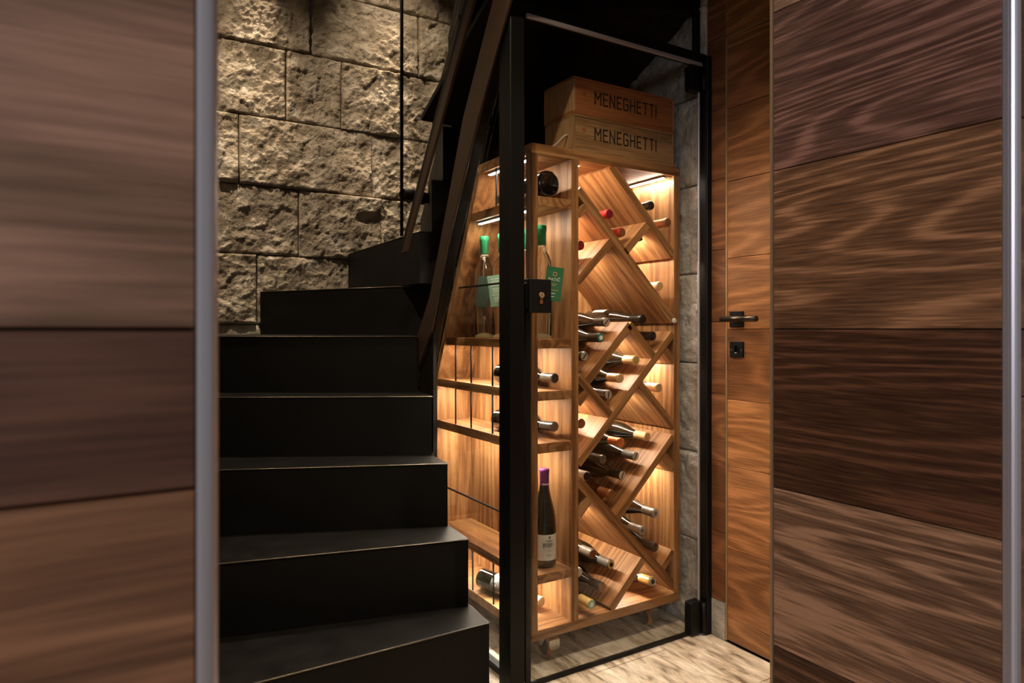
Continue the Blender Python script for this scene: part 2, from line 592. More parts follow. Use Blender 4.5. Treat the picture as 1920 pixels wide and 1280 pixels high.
# above the door
for i, (a, b) in enumerate([(2.033, 2.29), (2.29, 2.54), (2.54, 2.8)]):
    plank(wall_right, WX, WX + 0.012, DY1, 1.592, a, b, 'panel_soft_y', BR[(i * 3 + 2) % 6])
for i, (a, b) in enumerate(zip(zz[:-1], zz[1:])):
    plank(wall_right, WX, WX + 0.012, DY1, 0.76, a, b, 'panel_soft_y', BR[i % 6])

door = thing('door_1', (WX, 1.17, 0.0), 'flush door clad in horizontal wood planks with a dark lever handle', None, None, 'structure')
DZ = [0.006, 0.084, 0.315, 0.592, 0.815, 1.05, 1.288, 1.545, 1.79, 2.027]
DC = [BR[2], BR[0], srgb(186, 128, 80), srgb(184, 126, 76), srgb(150, 98, 56), srgb(180, 122, 74), BR[2], BR[0], BR[5]]
for i, (a, b) in enumerate(zip(DZ[:-1], DZ[1:])):
    plank(door, WX, WX + 0.012, 0.765, 1.583, a, b, 'panel_soft_y', DC[i])
box('door_edge', WX - 0.002, WX + 0.012, 1.5835, 1.5885, 0.004, 2.0315, 'brass_edge', door)
box('door_edge', WX - 0.002, WX + 0.012, 0.765, 1.5835, 2.0275, 2.0315, 'brass_edge', door)
hp = box('handle_plate', WX - 0.008, WX + 0.002, 1.513, 1.568, 1.057, 1.109, 'black_matte', door, 0.0015)
tube('spindle', [(WX - 0.005, 1.545, 1.083), (WX - 0.045, 1.545, 1.083)], 0.008, 'black_matte', hp)
tube('lever', [(WX - 0.045, 1.570, 1.083), (WX - 0.045, 1.428, 1.083)], 0.0095, 'handle_metal', hp, 18)
lp = box('lock_plate', WX - 0.007, WX + 0.002, 1.513, 1.568, 0.957, 1.009, 'black_matte', door, 0.0015)
box('thumb_turn', WX - 0.016, WX - 0.006, 1.539, 1.544, 0.974, 0.996, 'black_frame', lp, 0.001)
prism('turn_mark', [(1.537, 0.971), (1.546, 0.971), (1.5415, 0.977)], 'x', WX - 0.0078, WX - 0.0065, 'white_print', lp)
for yy in (1.519, 1.560):
    box('turn_mark', WX - 0.0078, WX - 0.0065, yy - 0.0015, yy + 0.0015, 0.979, 0.984, 'ink_soft', lp)

# ------------------------------------------------------------------ wall with the doorway (camera side)
wall_front = thing('wall_front', (1.0, 0.53, 0.0), 'wood panelled wall with the doorway the view looks through', None, None, 'structure')
box('wall_core', -2.6, DXL - 0.012, DY0 + 0.012, DY1 - 0.002, 0, 2.6, 'dark_void', wall_front)
box('wall_core', DXR + 0.012, 2.6, DY0 + 0.012, DY1 - 0.002, 0, 2.6, 'dark_void', wall_front)
box('lintel_core', DXL - 0.012, DXR + 0.012, DY0 + 0.012, DY1 - 0.002, 2.1, 2.6, 'dark_void', wall_front)
box('lintel_face', DXL - 0.012, DXR + 0.012, DY0, DY0 + 0.012, 2.1, 2.6, 'plaster', wall_front)
box('inner_face', DXR + 0.012, WX, DY1 - 0.002, DY1, 0, 2.6, 'plaster', wall_front)
box('inner_face', LX, DXL, DY1 - 0.002, DY1, 0, 2.6, 'plaster', wall_front)
# reveal planks
RZ = [0.0, 0.070, 0.315, 0.560, 0.805, 1.050, 1.295, 1.540, 1.785, 2.03]
RC = [BR[0], srgb(110, 74, 50), srgb(104, 70, 48), srgb(148, 110, 82), srgb(92, 58, 37), srgb(150, 106, 72), srgb(128, 90, 74), srgb(164, 126, 98), BR[0]]
for i, (a, b) in enumerate(zip(RZ[:-1], RZ[1:])):
    plank(wall_front, DXR, DXR + 0.012, DY0 + 0.0135, DY1 - 0.0035, a, b, 'panel_y', RC[i])
for i, (a, b) in enumerate(zip(RZ[:-1], RZ[1:])):
    plank(wall_front, DXL - 0.012, DXL, DY0 + 0.0135, DY1 - 0.0035, a, b, 'panel_y', RC[(i + 3) % 9])
# face planks left and right of the doorway
LZ = [0.0, 0.30, 0.56, 0.972, 1.05, 1.295, 1.540, 1.785, 2.03, 2.3, 2.6]
LC = [BR[0], BR[1], srgb(140, 98, 68), srgb(94, 62, 46), srgb(152, 116, 92), BR[3], BR[0], BR[1], BR[0], BR[3]]
for i, (a, b) in enumerate(zip(LZ[:-1], LZ[1:])):
    plank(wall_front, -2.6, DXL - 0.0109, DY0, DY0 + 0.012, a, b, 'panel_soft_x', LC[i])
    plank(wall_front, DXR + 0.012, 2.6, DY0, DY0 + 0.012, a, b, 'panel_soft_x', LC[(i + 4) % 10])


def corner_trim(name, cx, cy, r, sx):
    """quarter-round corner profile between the wall face and the reveal"""
    poly = [(cx, cy)]
    for k in range(11):
        a = math.pi / 2 * k / 10
        poly.append((cx + sx * r * math.sin(a), cy - r * math.cos(a)))
    return prism(name, poly, 'z', 0.0, 2.1, 'aluminium')


t1 = tag(corner_trim('trim_1', DXL - 0.0112, DY0 + 0.0112, 0.0112, 1), 'blurred aluminium corner profile at the left edge of the doorway', None, None, 'structure')
t2 = thing('trim_2', (DXR, DY0, 0), 'pale aluminium corner profile at the right edge of the doorway', None, None, 'structure')
prism('profile', [(DXR - 0.0006, DY0 + 0.0132), (DXR - 0.0006, DY0 + 0.004), (DXR + 0.0008, DY0 + 0.0015), (DXR + 0.003, DY0 - 0.0004),
                  (DXR + 0.0118, DY0 - 0.0004), (DXR + 0.0118, DY0 + 0.0132)], 'z', 0, 2.1, 'aluminium', t2)
box('groove', DXR - 0.0009, DXR + 0.001, DY0 + 0.0072, DY0 + 0.0078, 0, 2.1, 'rail_grey', t2)
t3 = tag(box('trim_3', DXR - 0.0015, DXR + 0.012, DY1 - 0.0033, DY1 + 0.001, 0, 2.1, 'brass_edge'), 'thin metal edge strip ending the right doorway panelling', None, None, 'structure')

wall_left = tag(box('wall_left', LX - 0.25, LX, DY1, WY + 0.2, 0, 3.4, 'plaster'), 'plain plastered wall on the left of the stairwell', None, None, 'structure')
ceil = thing('ceiling', (0.9, 2.0, 2.6), 'ceiling above the entrance and the stairwell', None, None, 'structure')
box('ceiling_slab', LX - 0.25, WX + 0.25, DY1, 1.62, 2.6, 2.75, 'plaster', ceil)
box('ceiling_slab', LX - 0.25, WX + 0.25, 1.62, WY + 0.25, 3.4, 3.55, 'plaster', ceil)
box('ceiling_step', LX - 0.25, 0.95, 1.62, 1.70, 2.6, 3.4, 'plaster', ceil)
box('ceiling_step', 0.95, WX + 0.25, 1.62, 1.70, 2.7, 3.4, 'plaster', ceil)

# ------------------------------------------------------------------ ceiling downlights (the lamps of the place and one added fill)
def downlight(x, y, z, watt, label, cone=75, blend=0.6, target=None, r=0.035):
    t = thing('ceiling_downlight', (x, y, z), label, 'downlight', 'warm ceiling downlights')
    ring = link('bezel', lathe_mesh('bezel', [(r, 0.0), (r + 0.012, 0.0), (r + 0.014, -0.004), (r, -0.006), (r - 0.004, 0.0)], 24), 'black_frame', t, world=False)
    disc = link('lens', lathe_mesh('lens', [(0, -0.001), (r - 0.003, -0.001), (r - 0.003, 0.0)], 20), 'lamp_disc', t, world=False)
    light('downlight_beam', 'SPOT', (x, y, z - 0.012), watt, (1.0, 0.80, 0.58), t, target or (x, y, 0),
          spot_size=math.radians(cone), spot_blend=blend, shadow_soft_size=0.02)
    return t


downlight(1.28, 1.08, 2.6, 105, 'warm downlight in the low ceiling above the plank door', 76, 1.0, (1.40, 1.25, 0))
downlight(0.66, 3.27, 3.4, 200, 'warm downlight grazing the stone wall above the lower winder steps', 26, 1.0, (0.66, 3.36, 0))
downlight(1.33, 3.27, 3.4, 200, 'warm downlight grazing the stone wall beside the railing rod', 26, 1.0, (1.33, 3.36, 0))
downlight(0.16, 2.55, 3.4, 130, 'warm downlight in the left corner over the stair flight', 85, 0.8, (0.7, 3.1, 0.6))
downlight(1.05, 2.72, 3.4, 60, 'added downlight over the winder steps brightening the stone right of the rod', 50, 0.9, (1.48, 3.45, 2.25))  # extra lamp, added to brighten this patch of stone
downlight(0.55, 1.20, 2.6, 75, 'warm downlight over the foot of the stairs', 88, 0.9, (1.0, 1.55, 0.8))

# ------------------------------------------------------------------ staircase
st = thing('staircase', (0.5, 1.7, 0), 'black folded-steel winder staircase climbing in front of the stone wall', 'staircase')
RISE = 0.205
Z0 = 0.2055
steps = [
    [(LX, 1.713), (.972, 1.713), (.985, 1.90), (LX, 2.14)],
    [(LX, 2.09), (.974, 1.846), (.992, 2.06), (LX, 2.48)],
    [(LX, 2.437), (.979, 1.999), (1.0, 2.21), (LX, 2.76)],
    [(LX, 2.712), (.991, 2.148), (1.035, 2.34), (LX, 2.96)],
    [(LX, 2.92), (.995, 2.285), (1.11, 2.66), (.70, 3.42), (LX, 3.42)],
    [(.672, 3.42), (1.112, 2.64), (1.20, 2.55), (1.16, 3.42)],
    [(1.104, 3.42), (1.085, 2.47), (1.22, 2.46), (1.56, 3.42)],
    [(1.505, 3.42), (1.13, 2.46), (1.30, 2.44), (1.78, 2.9), (1.78, 3.42)],
    [(1.55, 3.42), (1.16, 2.42), (1.35, 2.40), (1.78, 2.8), (1.78, 3.42)],
    [(1.59, 3.42), (1.18, 2.38), (1.35, 2.36), (1.78, 2.8), (1.78, 3.42)],
    [(1.575, 3.42), (1.19, 2.34), (1.35, 2.32), (1.78, 2.8), (1.78, 3.42)],
    [(1.66, 3.42), (1.20, 2.28), (1.35, 2.26), (1.78, 2.75), (1.78, 3.42)],
    [(1.672, 3.42), (1.21, 2.22), (1.35, 2.20), (1.78, 2.7), (1.78, 3.42)],
    [(1.74, 3.42), (1.22, 2.16), (1.40, 2.14), (1.78, 2.6), (1.78, 3.42)]]
for k, poly in enumerate(steps):
    zt = Z0 + RISE * k
    s_ = prism('step', poly, 'z', zt - 0.006, zt, 'black_steel', st, 0.0022, seg=2)
    inner = [(p[0], p[1]) for p in poly]
    c = Vector((sum(p[0] for p in inner) / len(inner), sum(p[1] for p in inner) / len(inner)))
    ins = []
    for p in inner:
        d = (c - Vector(p)).normalized() * 0.003
        ins.append((p[0] + d.x, p[1] + d.y))
    a_, b_ = Vector(poly[0]), Vector(poly[1])
    tube('nosing', [(a_.x, a_.y, zt - 0.0022), (b_.x, b_.y, zt - 0.0022)], 0.0019, 'edge_highlight', s_, 8)  # thin paler line draws the glint along the step edge
    prism('riser', ins, 'z', max(0.0, zt - RISE + 0.0005), zt - 0.0065, 'black_riser', s_)
# inner stringer (flat plate rising towards the viewer) and its cover strip
up = [(2.31, 1.015), (2.195, 1.164), (2.129, 1.30), (1.938, 1.725), (1.747, 2.02), (1.45, 2.47)]
lo = [(1.38, 2.38), (1.647, 1.979), (1.839, 1.698), (2.058, 1.329), (2.181, 1.041), (2.30, 0.90)]
prism('stringer', up + lo, 'x', 1.0, 1.008, 'steel_lit', st, 0.001)
prism('stringer_skirt', [(2.30, 0.90), (2.181, 1.041), (2.181, 0.62), (2.30, 0.62)], 'x', 1.009, 1.02, 'black_steel', st)
raL = [(2.433, 1.339), (2.144, 1.74), (1.898, 2.078), (1.59, 2.50)]
raM = [(2.412, 1.337), (2.125, 1.735), (1.879, 2.07), (1.571, 2.49)]
raR = [(2.376, 1.338), (2.085, 1.725), (1.839, 2.054), (1.531, 2.475)]
prism('railing_bar', raL + raM[::-1], 'x', 0.985, 1.0, 'black_frame', st)
prism('railing_bar', raM + raR[::-1], 'x', 0.985, 0.995, 'steel_lit', st, 0.0008)  # near face of the same bar, coloured as if lit
tube('railing_rod', [(1.068, 2.614, 1.43), (1.068, 2.614, 3.39)], 0.0068, 'black_frame', st, 12)
tube('railing_joint', [(1.07, 2.614, 1.603), (1.24, 2.66, 1.603)], 0.022, 'black_frame', st, 16)
# underside of the upper flight over the rack
prism('soffit', [(1.755, 2.150), (2.40, 1.845), (2.40, 1.865), (1.755, 2.170)], 'x', 1.06, WX - 0.012, 'black_riser', st)
box('soffit_drop', 1.26, WX - 0.012, 2.40, 2.415, 1.52, 1.86, 'black_riser', st)
prism('fascia', [(1.005, 2.006), (1.055, 2.006), (1.25, 2.048), (1.44, 2.088), (1.62, 2.124), (1.77, 2.15), (WX - 0.001, 2.157), (WX - 0.001, 2.69), (1.005, 2.69)],
      'y', 1.7005, 1.75, 'black_frame', st)

# ------------------------------------------------------------------ glass enclosure
GY = 1.685   # plane of the glass door
ge = thing('glass_enclosure', (1.04, GY, 0), 'fixed black steel frame and side glazing around the wine rack under the stairs', 'glass partition')
box('corner_post', 1.014, 1.062, GY - 0.015, GY + 0.05, 0, 2.0055, 'black_frame', ge, 0.002)
box('post_fin', 1.062, 1.0695, GY - 0.004, GY + 0.02, 0, 2.0055, 'black_frame', ge, 0.001)
box('head_beam', 1.062, WX, GY - 0.012, GY + 0.03, 1.972, 2.004, 'black_frame', ge, 0.0015)
box('jamb_post', 1.792, WX + 0.0, GY - 0.035, GY + 0.008, 0, 1.99, 'black_frame', ge, 0.0015)
box('transom_post', 1.771, 1.797, GY + 0.001, GY + 0.015, 2.0, 2.16, 'black_frame', ge, 0.001)
box('transom_pane', 1.062, 1.772, GY + 0.006, GY + 0.014, 2.0, 2.16, 'glass_pane', ge)
# side glazing under the stringer
side = [(GY + 0.05, 0.02), (2.30, 0.02), (2.30, 1.03), (2.178, 1.34), (1.946, 1.73), (1.745, 2.02), (GY + 0.05, 2.02)]
prism('side_pane', side, 'x', 1.054, 1.062, 'glass_pane', ge)
box('floor_rail', 1.046, 1.070, GY + 0.05, 2.31, 0.0, 0.022, 'black_frame', ge, 0.001)
box('rear_post', 1.048, 1.068, 2.296, 2.31, 0.0, 1.03, 'black_frame', ge, 0.001)
tp = [(2.318, 1.03), (2.188, 1.345), (1.956, 1.742), (1.755, 2.035), (1.70, 2.035), (1.893, 1.705), (2.112, 1.318), (2.285, 0.93)]
prism('raking_bar', tp, 'x', 1.036, 1.07, 'black_frame', ge, 0.001)

gd = thing('glass_door', (1.45, GY, 0), 'clear frameless glass door with black hinges and lock in front of the wine rack', 'glass door')
box('door_pane', 1.075, 1.788, GY - 0.005, GY + 0.003, 0.012, 1.962, 'glass_pane', gd)
box('top_gasket', 1.070, 1.7915, GY - 0.016, GY - 0.006, 1.956, 1.970, 'rail_grey', gd, 0.003, 2)
box('bottom_seal', 1.074, 1.79, GY - 0.006, GY + 0.004, 0.002, 0.014, 'black_frame', gd, 0.001)
box('hinge_gasket', 1.775, 1.782, GY - 0.012, GY - 0.006, 0.11, 1.87, 'rail_grey', gd, 0.001)
box('edge_strip', 1.0745, 1.093, GY - 0.002, GY + 0.010, 0.014, 1.10, 'black_frame', gd, 0.001)
for (a, b) in ((1.866, 1.95), (0.006, 0.116)):
    h = box('hinge', 1.731, 1.782, GY - 0.022, GY + 0.012, a, b, 'black_frame', gd, 0.003, 2)
    tube('hinge_pin', [(1.783, GY - 0.028, a + 0.004), (1.783, GY - 0.028, b - 0.004)], 0.0085, 'black_frame', h, 14)
lk = box('lock_case', 1.076, 1.153, GY - 0.020, GY + 0.014, 1.098, 1.197, 'black_matte', gd, 0.002, 2)
box('strike', 1.0695, 1.076, GY - 0.012, GY + 0.01, 1.110, 1.185, 'black_frame', lk, 0.001)
cyl = link('key_cylinder', bm_mesh('key_cylinder', tube_bm([(1.117, GY - 0.020, 1.150), (1.117, GY - 0.0245, 1.150)], 0.0085, 20)), 'brass_edge', lk)
box('cylinder_body', 1.112, 1.122, GY - 0.0222, GY - 0.020, 1.124, 1.147, 'cap_brown', lk, 0.001)
box('key_slot', 1.1162, 1.1178, GY - 0.0249, GY - 0.0244, 1.146, 1.154, 'black_frame', lk)

# ------------------------------------------------------------------ wine rack
RX0, RX1, RF = 1.150, 1.779, 1.765
rack = thing('wine_rack', (1.46, 1.95, 0.0), 'open oak wine rack on castors with diagonal bottle cells and lit shelves', 'wine rack')
BZ0, BZ1, TZ0, TZ1 = 0.084, 0.115, 1.594, 1.626


def back_y(z):   # sloping back of the rack
    return 2.478 if z <= 0.857 else 2.478 - 0.474 * (z - 0.857)


box('bottom_board', RX0, RX1, RF, 2.478, BZ0, BZ1, 'oak_x', rack, 0.0012)
box('top_board', RX0 - 0.001, RX1, RF, back_y(TZ1), TZ0, TZ1, 'oak_x', rack, 0.0012)
prof = [(RF + 0.0005, BZ1), (2.478, BZ1), (2.478, 0.857), (back_y(TZ0), TZ0), (RF + 0.0005, TZ0)]
prism('side_panel', prof, 'x', 1.750, RX1, 'oak_z', rack, 0.001)
prism('divider_panel', prof, 'x', 1.301, 1.329, 'oak_z', rack, 0.001)
# end panel of the open shelves (slopes with the stair)
prism('end_panel', [(2.45, BZ1), (2.478, BZ1), (2.478, 0.857), (back_y(TZ0), TZ0), (back_y(TZ0) - 0.028, TZ0), (2.45, 0.855)], 'x', RX0, 1.301, 'oak_z', rack, 0.001)
prism('back_panel', [(2.195, BZ1), (2.21, BZ1), (2.21, 1.40), (back_y(TZ0), TZ0), (back_y(TZ0) - 0.015, TZ0), (2.195, 1.40)], 'x', 1.329, 1.750, 'oak_z', rack)
box('corner_stile', RX0, 1.172, RF + 0.0005, RF + 0.036, BZ1, TZ0, 'oak_z', rack, 0.001)
SHELF = [(1.434, 1.464), (0.990, 1.019), (0.827, 0.856), (0.663, 0.694), (0.257, 0.286)]
for a, b in SHELF:
    ye = min(2.45, back_y(b) - 0.029)
    prism('shelf', [(RX0 + 0.001, RF + 0.037), (1.1735, RF + 0.037), (1.1735, RF + 0.001), (1.300, RF + 0.001), (1.300, ye), (RX0 + 0.001, ye)],
          'z', a, b, 'oak_y', rack, 0.001)


def diag(kind, u, l, x0, x1, depth):
    """diagonal board in the cell bay. '/' : z-x between l and u ; '\\' : z+x between l and u ; runs from x0 to x1"""
    th = (u - l) / math.sqrt(2)
    xm = (x0 + x1) / 2
    mid = (u + l) / 2
    Ln = (x1 - x0) * math.sqrt(2)
    zc = xm + mid if kind == '/' else mid - xm
    ang = -math.pi / 4 if kind == '/' else math.pi / 4
    h = th / 2
    bm = bmesh.new()
    # ends cut plumb where they meet panels
    e = h
    pl = [(-Ln / 2 - e * 0.0, -h), (Ln / 2, -h), (Ln / 2, h), (-Ln / 2, h)]
    lo_ = [bm.verts.new((p[0], 0, p[1])) for p in pl]
    hi_ = [bm.verts.new((p[0], depth, p[1])) for p in pl]
    bm.faces.new(lo_); bm.faces.new(hi_[::-1])
    for i in range(4):
        bm.faces.new((lo_[i], hi_[i], hi_[(i + 1) % 4], lo_[(i + 1) % 4]))
    o = link('diagonal_board', bm_mesh('diagonal_board', bm), 'oak_x', rack, world=False)
    o.rotation_euler = (0, ang, 0)
    o.location = Vector((xm, RF + 0.002, zc)) - rack.location
    return o


XL, XR = 1.329, 1.750
DIAG = [('\\', 3.08, 3.04, 1.466, XR - 0.001, .33), ('\\', 2.85, 2.81, XL + .001, XR - .001, .37), ('/', -.2, -.236, 1.529, 1.631, .40), ('/', -.106, -.143, XL + .001, 1.468, .42),
        ('/', .105, .073, XL + .001, 1.360, .40), ('/', -.466, -.505, 1.366, 1.549, .42), ('\\', 2.63, 2.592, 1.545, 1.655, .42), ('\\', 2.247, 2.207, XL + .001, 1.463, .42),
        ('/', -.697, -.733, XL + .001, XR - .001, .42), ('/', -.503, -.537, XL + .001, 1.363, .42), ('\\', 2.705, 2.667, 1.711, XR - .001, .42), ('\\', 2.475, 2.44, 1.596, XR - .001, .42),
        ('/', -1.062, -1.095, 1.495, XR - .001, .42), ('\\', 1.912, 1.868, XL + .001, XR - .001, .42), ('\\', 2.33, 2.285, 1.702, XR - .001, .42),
        ('/', -.86, -.90, XL + .001, 1.374, .42), ('/', -1.33, -1.367, 1.466, 1.607, .42), ('/', -1.47, -1.502, 1.699, XR - .001, .42)]
for d_ in DIAG:
    diag(*d_)


# LED strips: aluminium channel with a glowing diffuser
def led(x, z, y0, y1, nx, nz, mat='led_cell', wd=0.011, dp=0.007, capped=False):
    """channel running along y at (x,z), shining towards (nx,nz)"""
    n = Vector((nx, 0, nz)).normalized()
    s = Vector((n.z, 0, -n.x))

    def strip(name, w_, d0, d1, m_, par, a, b):
        bm = bmesh.new()
        vs = []
        for yy in (a, b):
            for su, dd in ((-1, d0), (1, d0), (1, d1), (-1, d1)):
                p = Vector((x, yy, z)) + s * (su * w_ / 2) + n * dd
                vs.append(bm.verts.new(p))
        for f in ((0, 1, 2, 3), (7, 6, 5, 4), (0, 4, 5, 1), (1, 5, 6, 2), (2, 6, 7, 3), (3, 7, 4, 0)):
            bm.faces.new([vs[i] for i in f])
        return link(name, bm_mesh(name, bm), m_, par)
    h = strip('led_strip', wd + 0.003, 0.0, dp, 'rail_grey', rack, y0, y1)
    strip('diffuser', wd, dp, dp + 0.0016, mat, h, y0 + 0.003, y1 - 0.003)
    if capped: strip('end_cap', wd + 0.005, -0.001, dp + 0.006, 'black_matte', h, y0 - 0.010, y0 + 0.0005)
    return h


# on the shelves' undersides, then in the cells
led(1.172, TZ0 - 0.0005, 1.815, 2.07, 0, -1, 'led')
led(1.176, 1.4335, 1.815, 2.15, 0, -1, 'led')
led(1.20, 0.9975, 1.815, 2.36, 0, -1, 'led')
led(1.20, 0.8345, 1.815, 2.42, 0, -1, 'led')
led(1.20, 0.6705, 1.815, 2.42, 0, -1, 'led')
led(1.20, 0.2645, 1.815, 2.42, 0, -1, 'led')
led(1.722, TZ0 - 0.0005, 1.785, 1.98, 0, -1)
for (x_, z_, nx) in ((1.640, 1.374, 0.5), (1.467, 1.306, -0.1), (1.366, 1.432, -0.3), (1.546, 1.020, 0), (1.700, 0.948, 0.2), (1.367, 0.826, 0), (1.585, 0.832, 0.1),
                     (1.692, 0.575, 0.2), (1.380, 0.468, 0.1), (1.612, 0.236, 0.25)):
    led(x_, z_, 1.83, 2.12, nx, -1, capped=True)
led(1.352, TZ0 - 0.0005, 1.80, 2.02, 0.2, -1)

# black retaining rods on the open side
def rod(p0, p1, r=0.0032):
    return tube('retaining_rod', [p0, p1], r, 'black_matte', rack, 8)


XR_ = RX0 + 0.006
rod((XR_, 1.995, 1.464), (XR_, 1.995, 1.594))
for yy in (2.300, 2.176, 2.021):
    rod((XR_, yy, 0.856), (XR_, yy, 0.990))
    rod((XR_, yy, 0.694), (XR_, yy, 0.827))
for yy in (2.164, 2.014):
    rod((XR_, yy, 0.115), (XR_, yy, 0.257))
rod((XR_, 2.268, 1.2035), (XR_, 1.80, 1.2035), 0.0034)
rod((XR_, 2.449, 0.441), (XR_, 1.80, 0.441), 0.0034)
bump_ = link('bumper', lathe_mesh('bumper', [(0, 0.006), (0.007, 0.006), (0.0095, 0.003), (0.0095, 0)], 20), 'label_cream', rack, world=False)
bump_.rotation_euler = (math.pi / 2, 0, 0)
bump_.location = Vector((1.7505, RF + 0.001, 1.080)) - rack.location


def castor(x, y, front):
    c = box('castor', x - 0.026, x + 0.026, y - 0.026, y + 0.026, 0.0795, BZ0, 'chrome', rack, 0.0008)
    # fork
    for sx in (-1, 1):
        prism('fork', [(y - 0.020, 0.080), (y + 0.022, 0.080), (y + 0.034, 0.040), (y + 0.026, 0.028), (y + 0.014, 0.030)], 'x', x + sx * 0.0165 - 0.001, x + sx * 0.0165 + 0.001, 'chrome', c)
    wy = y + 0.012
    wh = link('wheel', lathe_mesh('wheel', [(0.0285, -0.0125), (0.0300, -0.0125), (0.032, -0.009), (0.032, 0.009), (0.0300, 0.0125), (0.0285, 0.0125), (0.0285, -0.0125)], 32), 'castor_tyre', c, world=False)
    wh.rotation_euler = (0, math.pi / 2, 0)
    wh.location = Vector((x, wy, 0.0322))
    core = link('wheel_core', lathe_mesh('wheel_core', [(0, -0.0122), (0.0285, -0.0122), (0.0285, 0.0122), (0, 0.0122)], 24), 'castor_dark', c, world=False)
    core.rotation_euler = (0, math.pi / 2, 0)
    core.location = Vector((x, wy, 0.0322))
    if front:
        pts = [(y - 0.012, 0.074), (y - 0.028, 0.072), (y - 0.035, 0.064), (y - 0.037, 0.044), (y - 0.038, 0.034)]
        wds = [0.020, 0.014, 0.019, 0.020, 0.014]
        bm = bmesh.new()
        rows_ = []
        for (py, pz), hw in zip(pts, wds):
            rows_.append([bm.verts.new((x - hw, py, pz)), bm.verts.new((x + hw, py, pz)), bm.verts.new((x + hw, py + 0.003, pz - 0.0012)), bm.verts.new((x - hw, py + 0.003, pz - 0.0012))])
        for a, b in zip(rows_[:-1], rows_[1:]):
            for i in range(4):
                bm.faces.new((a[i], a[(i + 1) % 4], b[(i + 1) % 4], b[i]))
        bm.faces.new(rows_[0]); bm.faces.new(rows_[-1])
        link('brake_pedal', bm_mesh('brake_pedal', bm), 'chrome', c)
    return c


castor(1.245, 1.815, True)
castor(1.672, 1.815, True)
castor(1.245, 2.40, False)
castor(1.672, 2.40, False)

# ------------------------------------------------------------------ lettering
FONT = {'M': (1.15, [[(0, 0), (0, 1), (.5, .45), (1, 1), (1, 0)]]), 'E': (.8, [[(1, 0), (0, 0), (0, 1), (1, 1)], [(0, .52), (.85, .52)]]),
        'N': (.95, [[(0, 0), (0, 1), (1, 0), (1, 1)]]), 'G': (.9, [[(1, .86), (.85, 1), (.15, 1), (0, .86), (0, .14), (.15, 0), (.85, 0), (1, .14), (1, .5), (.55, .5)]]),
        'H': (.9, [[(0, 0), (0, 1)], [(1, 0), (1, 1)], [(0, .52), (1, .52)]]), 'T': (.85, [[(0, 1), (1, 1)], [(.5, 1), (.5, 0)]]), 'I': (.0, [[(0, 0), (0, 1)]])}


def stroke_text(name, text, x0, z0, wd, ht, sw, y, mat, parent):
    """branded sans capitals built from thin bars lying on the plane y"""
    gap = 0.55
    tot = sum(FONT[c][0] for c in text) + gap * (len(text) - 1)
    k = wd / tot
    bm = bmesh.new()
    cx = x0
    lay = 0.0
    for c in text:
        lw, strokes = FONT[c]
        for s in strokes:
            for (ax, az), (bx, bz) in zip(s[:-1], s[1:]):
                a = Vector((cx + ax * lw * k, 0, z0 + az * ht)); b = Vector((cx + bx * lw * k, 0, z0 + bz * ht))
                d = (b - a).normalized(); nrm = Vector((-d.z, 0, d.x)) * sw / 2
                a -= d * sw / 2; b += d * sw / 2
                q = [a + nrm, b + nrm, b - nrm, a - nrm]
                lay += 0.000004
                f1 = [bm.verts.new((p.x, y - 0.0004 - lay, p.z)) for p in q]
                bm.faces.new(f1)
        cx += (lw + gap) * k
    me = bpy.data.meshes.new(name); bm.to_mesh(me); bm.free()
    return link(name, me, mat, parent)


def text_mesh(body, size, ext=0.0002, align='CENTER', sx=1.0):
    cu = bpy.data.curves.new('lettering', 'FONT')
    cu.body = body; cu.size = size; cu.extrude = ext; cu.align_x = align
    cu.resolution_u = 3
    ob = bpy.data.objects.new('lettering_tmp', cu)
    COL.objects.link(ob)
    dg = bpy.context.evaluated_depsgraph_get()
    me = bpy.data.meshes.new_from_object(ob.evaluated_get(dg))
    bpy.data.objects.remove(ob, do_unlink=True)
    bpy.data.curves.remove(cu)
    if sx != 1.0:
        for v in me.vertices: v.co.x *= sx
    me.materials.clear()
    return me


# ------------------------------------------------------------------ wooden crates on the rack
def crate(z0, x0, x1, y0, y1, h, mat, lab, rope):
    c = thing('wooden_crate', ((x0 + x1) / 2, (y0 + y1) / 2, z0), lab, 'wooden box')
    box('front_board', x0 + .008, x1 - .008, y0, y0 + .009, z0 + .008, z0 + h - .009, mat, c, 0.0006)
    box('back_board', x0 + .008, x1 - .008, y1 - .009, y1, z0, z0 + h - .009, mat, c, 0.0006)
    box('bottom_board', x0, x1, y0 - 0.0008, y1, z0, z0 + .008, mat, c, 0.0006)
    box('lid', x0, x1, y0 - 0.0008, y1, z0 + h - .008, z0 + h, mat, c, 0.0006)
    for xa, xb in ((x0, x0 + .0078), (x1 - .0078, x1)):
        box('end_board', xa, xb, y0 - 0.0005, y1, z0 + .0085, z0 + h - .0085, 'crate_end', c, 0.0006)
    stroke_text('lettering', 'MENEGHETTI', x0 + .088, z0 + .044, .268, .038, .0052, y0, 'crate_ink', c)
    k = link('knot', lathe_mesh('knot', [(0, 0.0004), (0.007, 0.0004), (0.008, 0)], 14), 'crate_red', c, world=False)
    k.rotation_euler = (math.pi / 2, 0, 0)
    k.location = Vector((x0 + .042, y0 - 0.0002, z0 + .07)) - c.location
    if rope:
        ys = (y0 + y1) / 2
        tube('rope_handle', [(x0, ys - .05, z0 + .055), (x0 - .012, ys - .049, z0 + .05), (x0 - .034, ys - .035, z0 + .022), (x0 - .05, ys - .01, z0 + .0065), (x0 - .05, ys + .02, z0 + .0065), (x0 - .03, ys + .04, z0 + .02), (x0, ys + .05, z0 + .05)], .004, 'rope', c, 8)
    return c


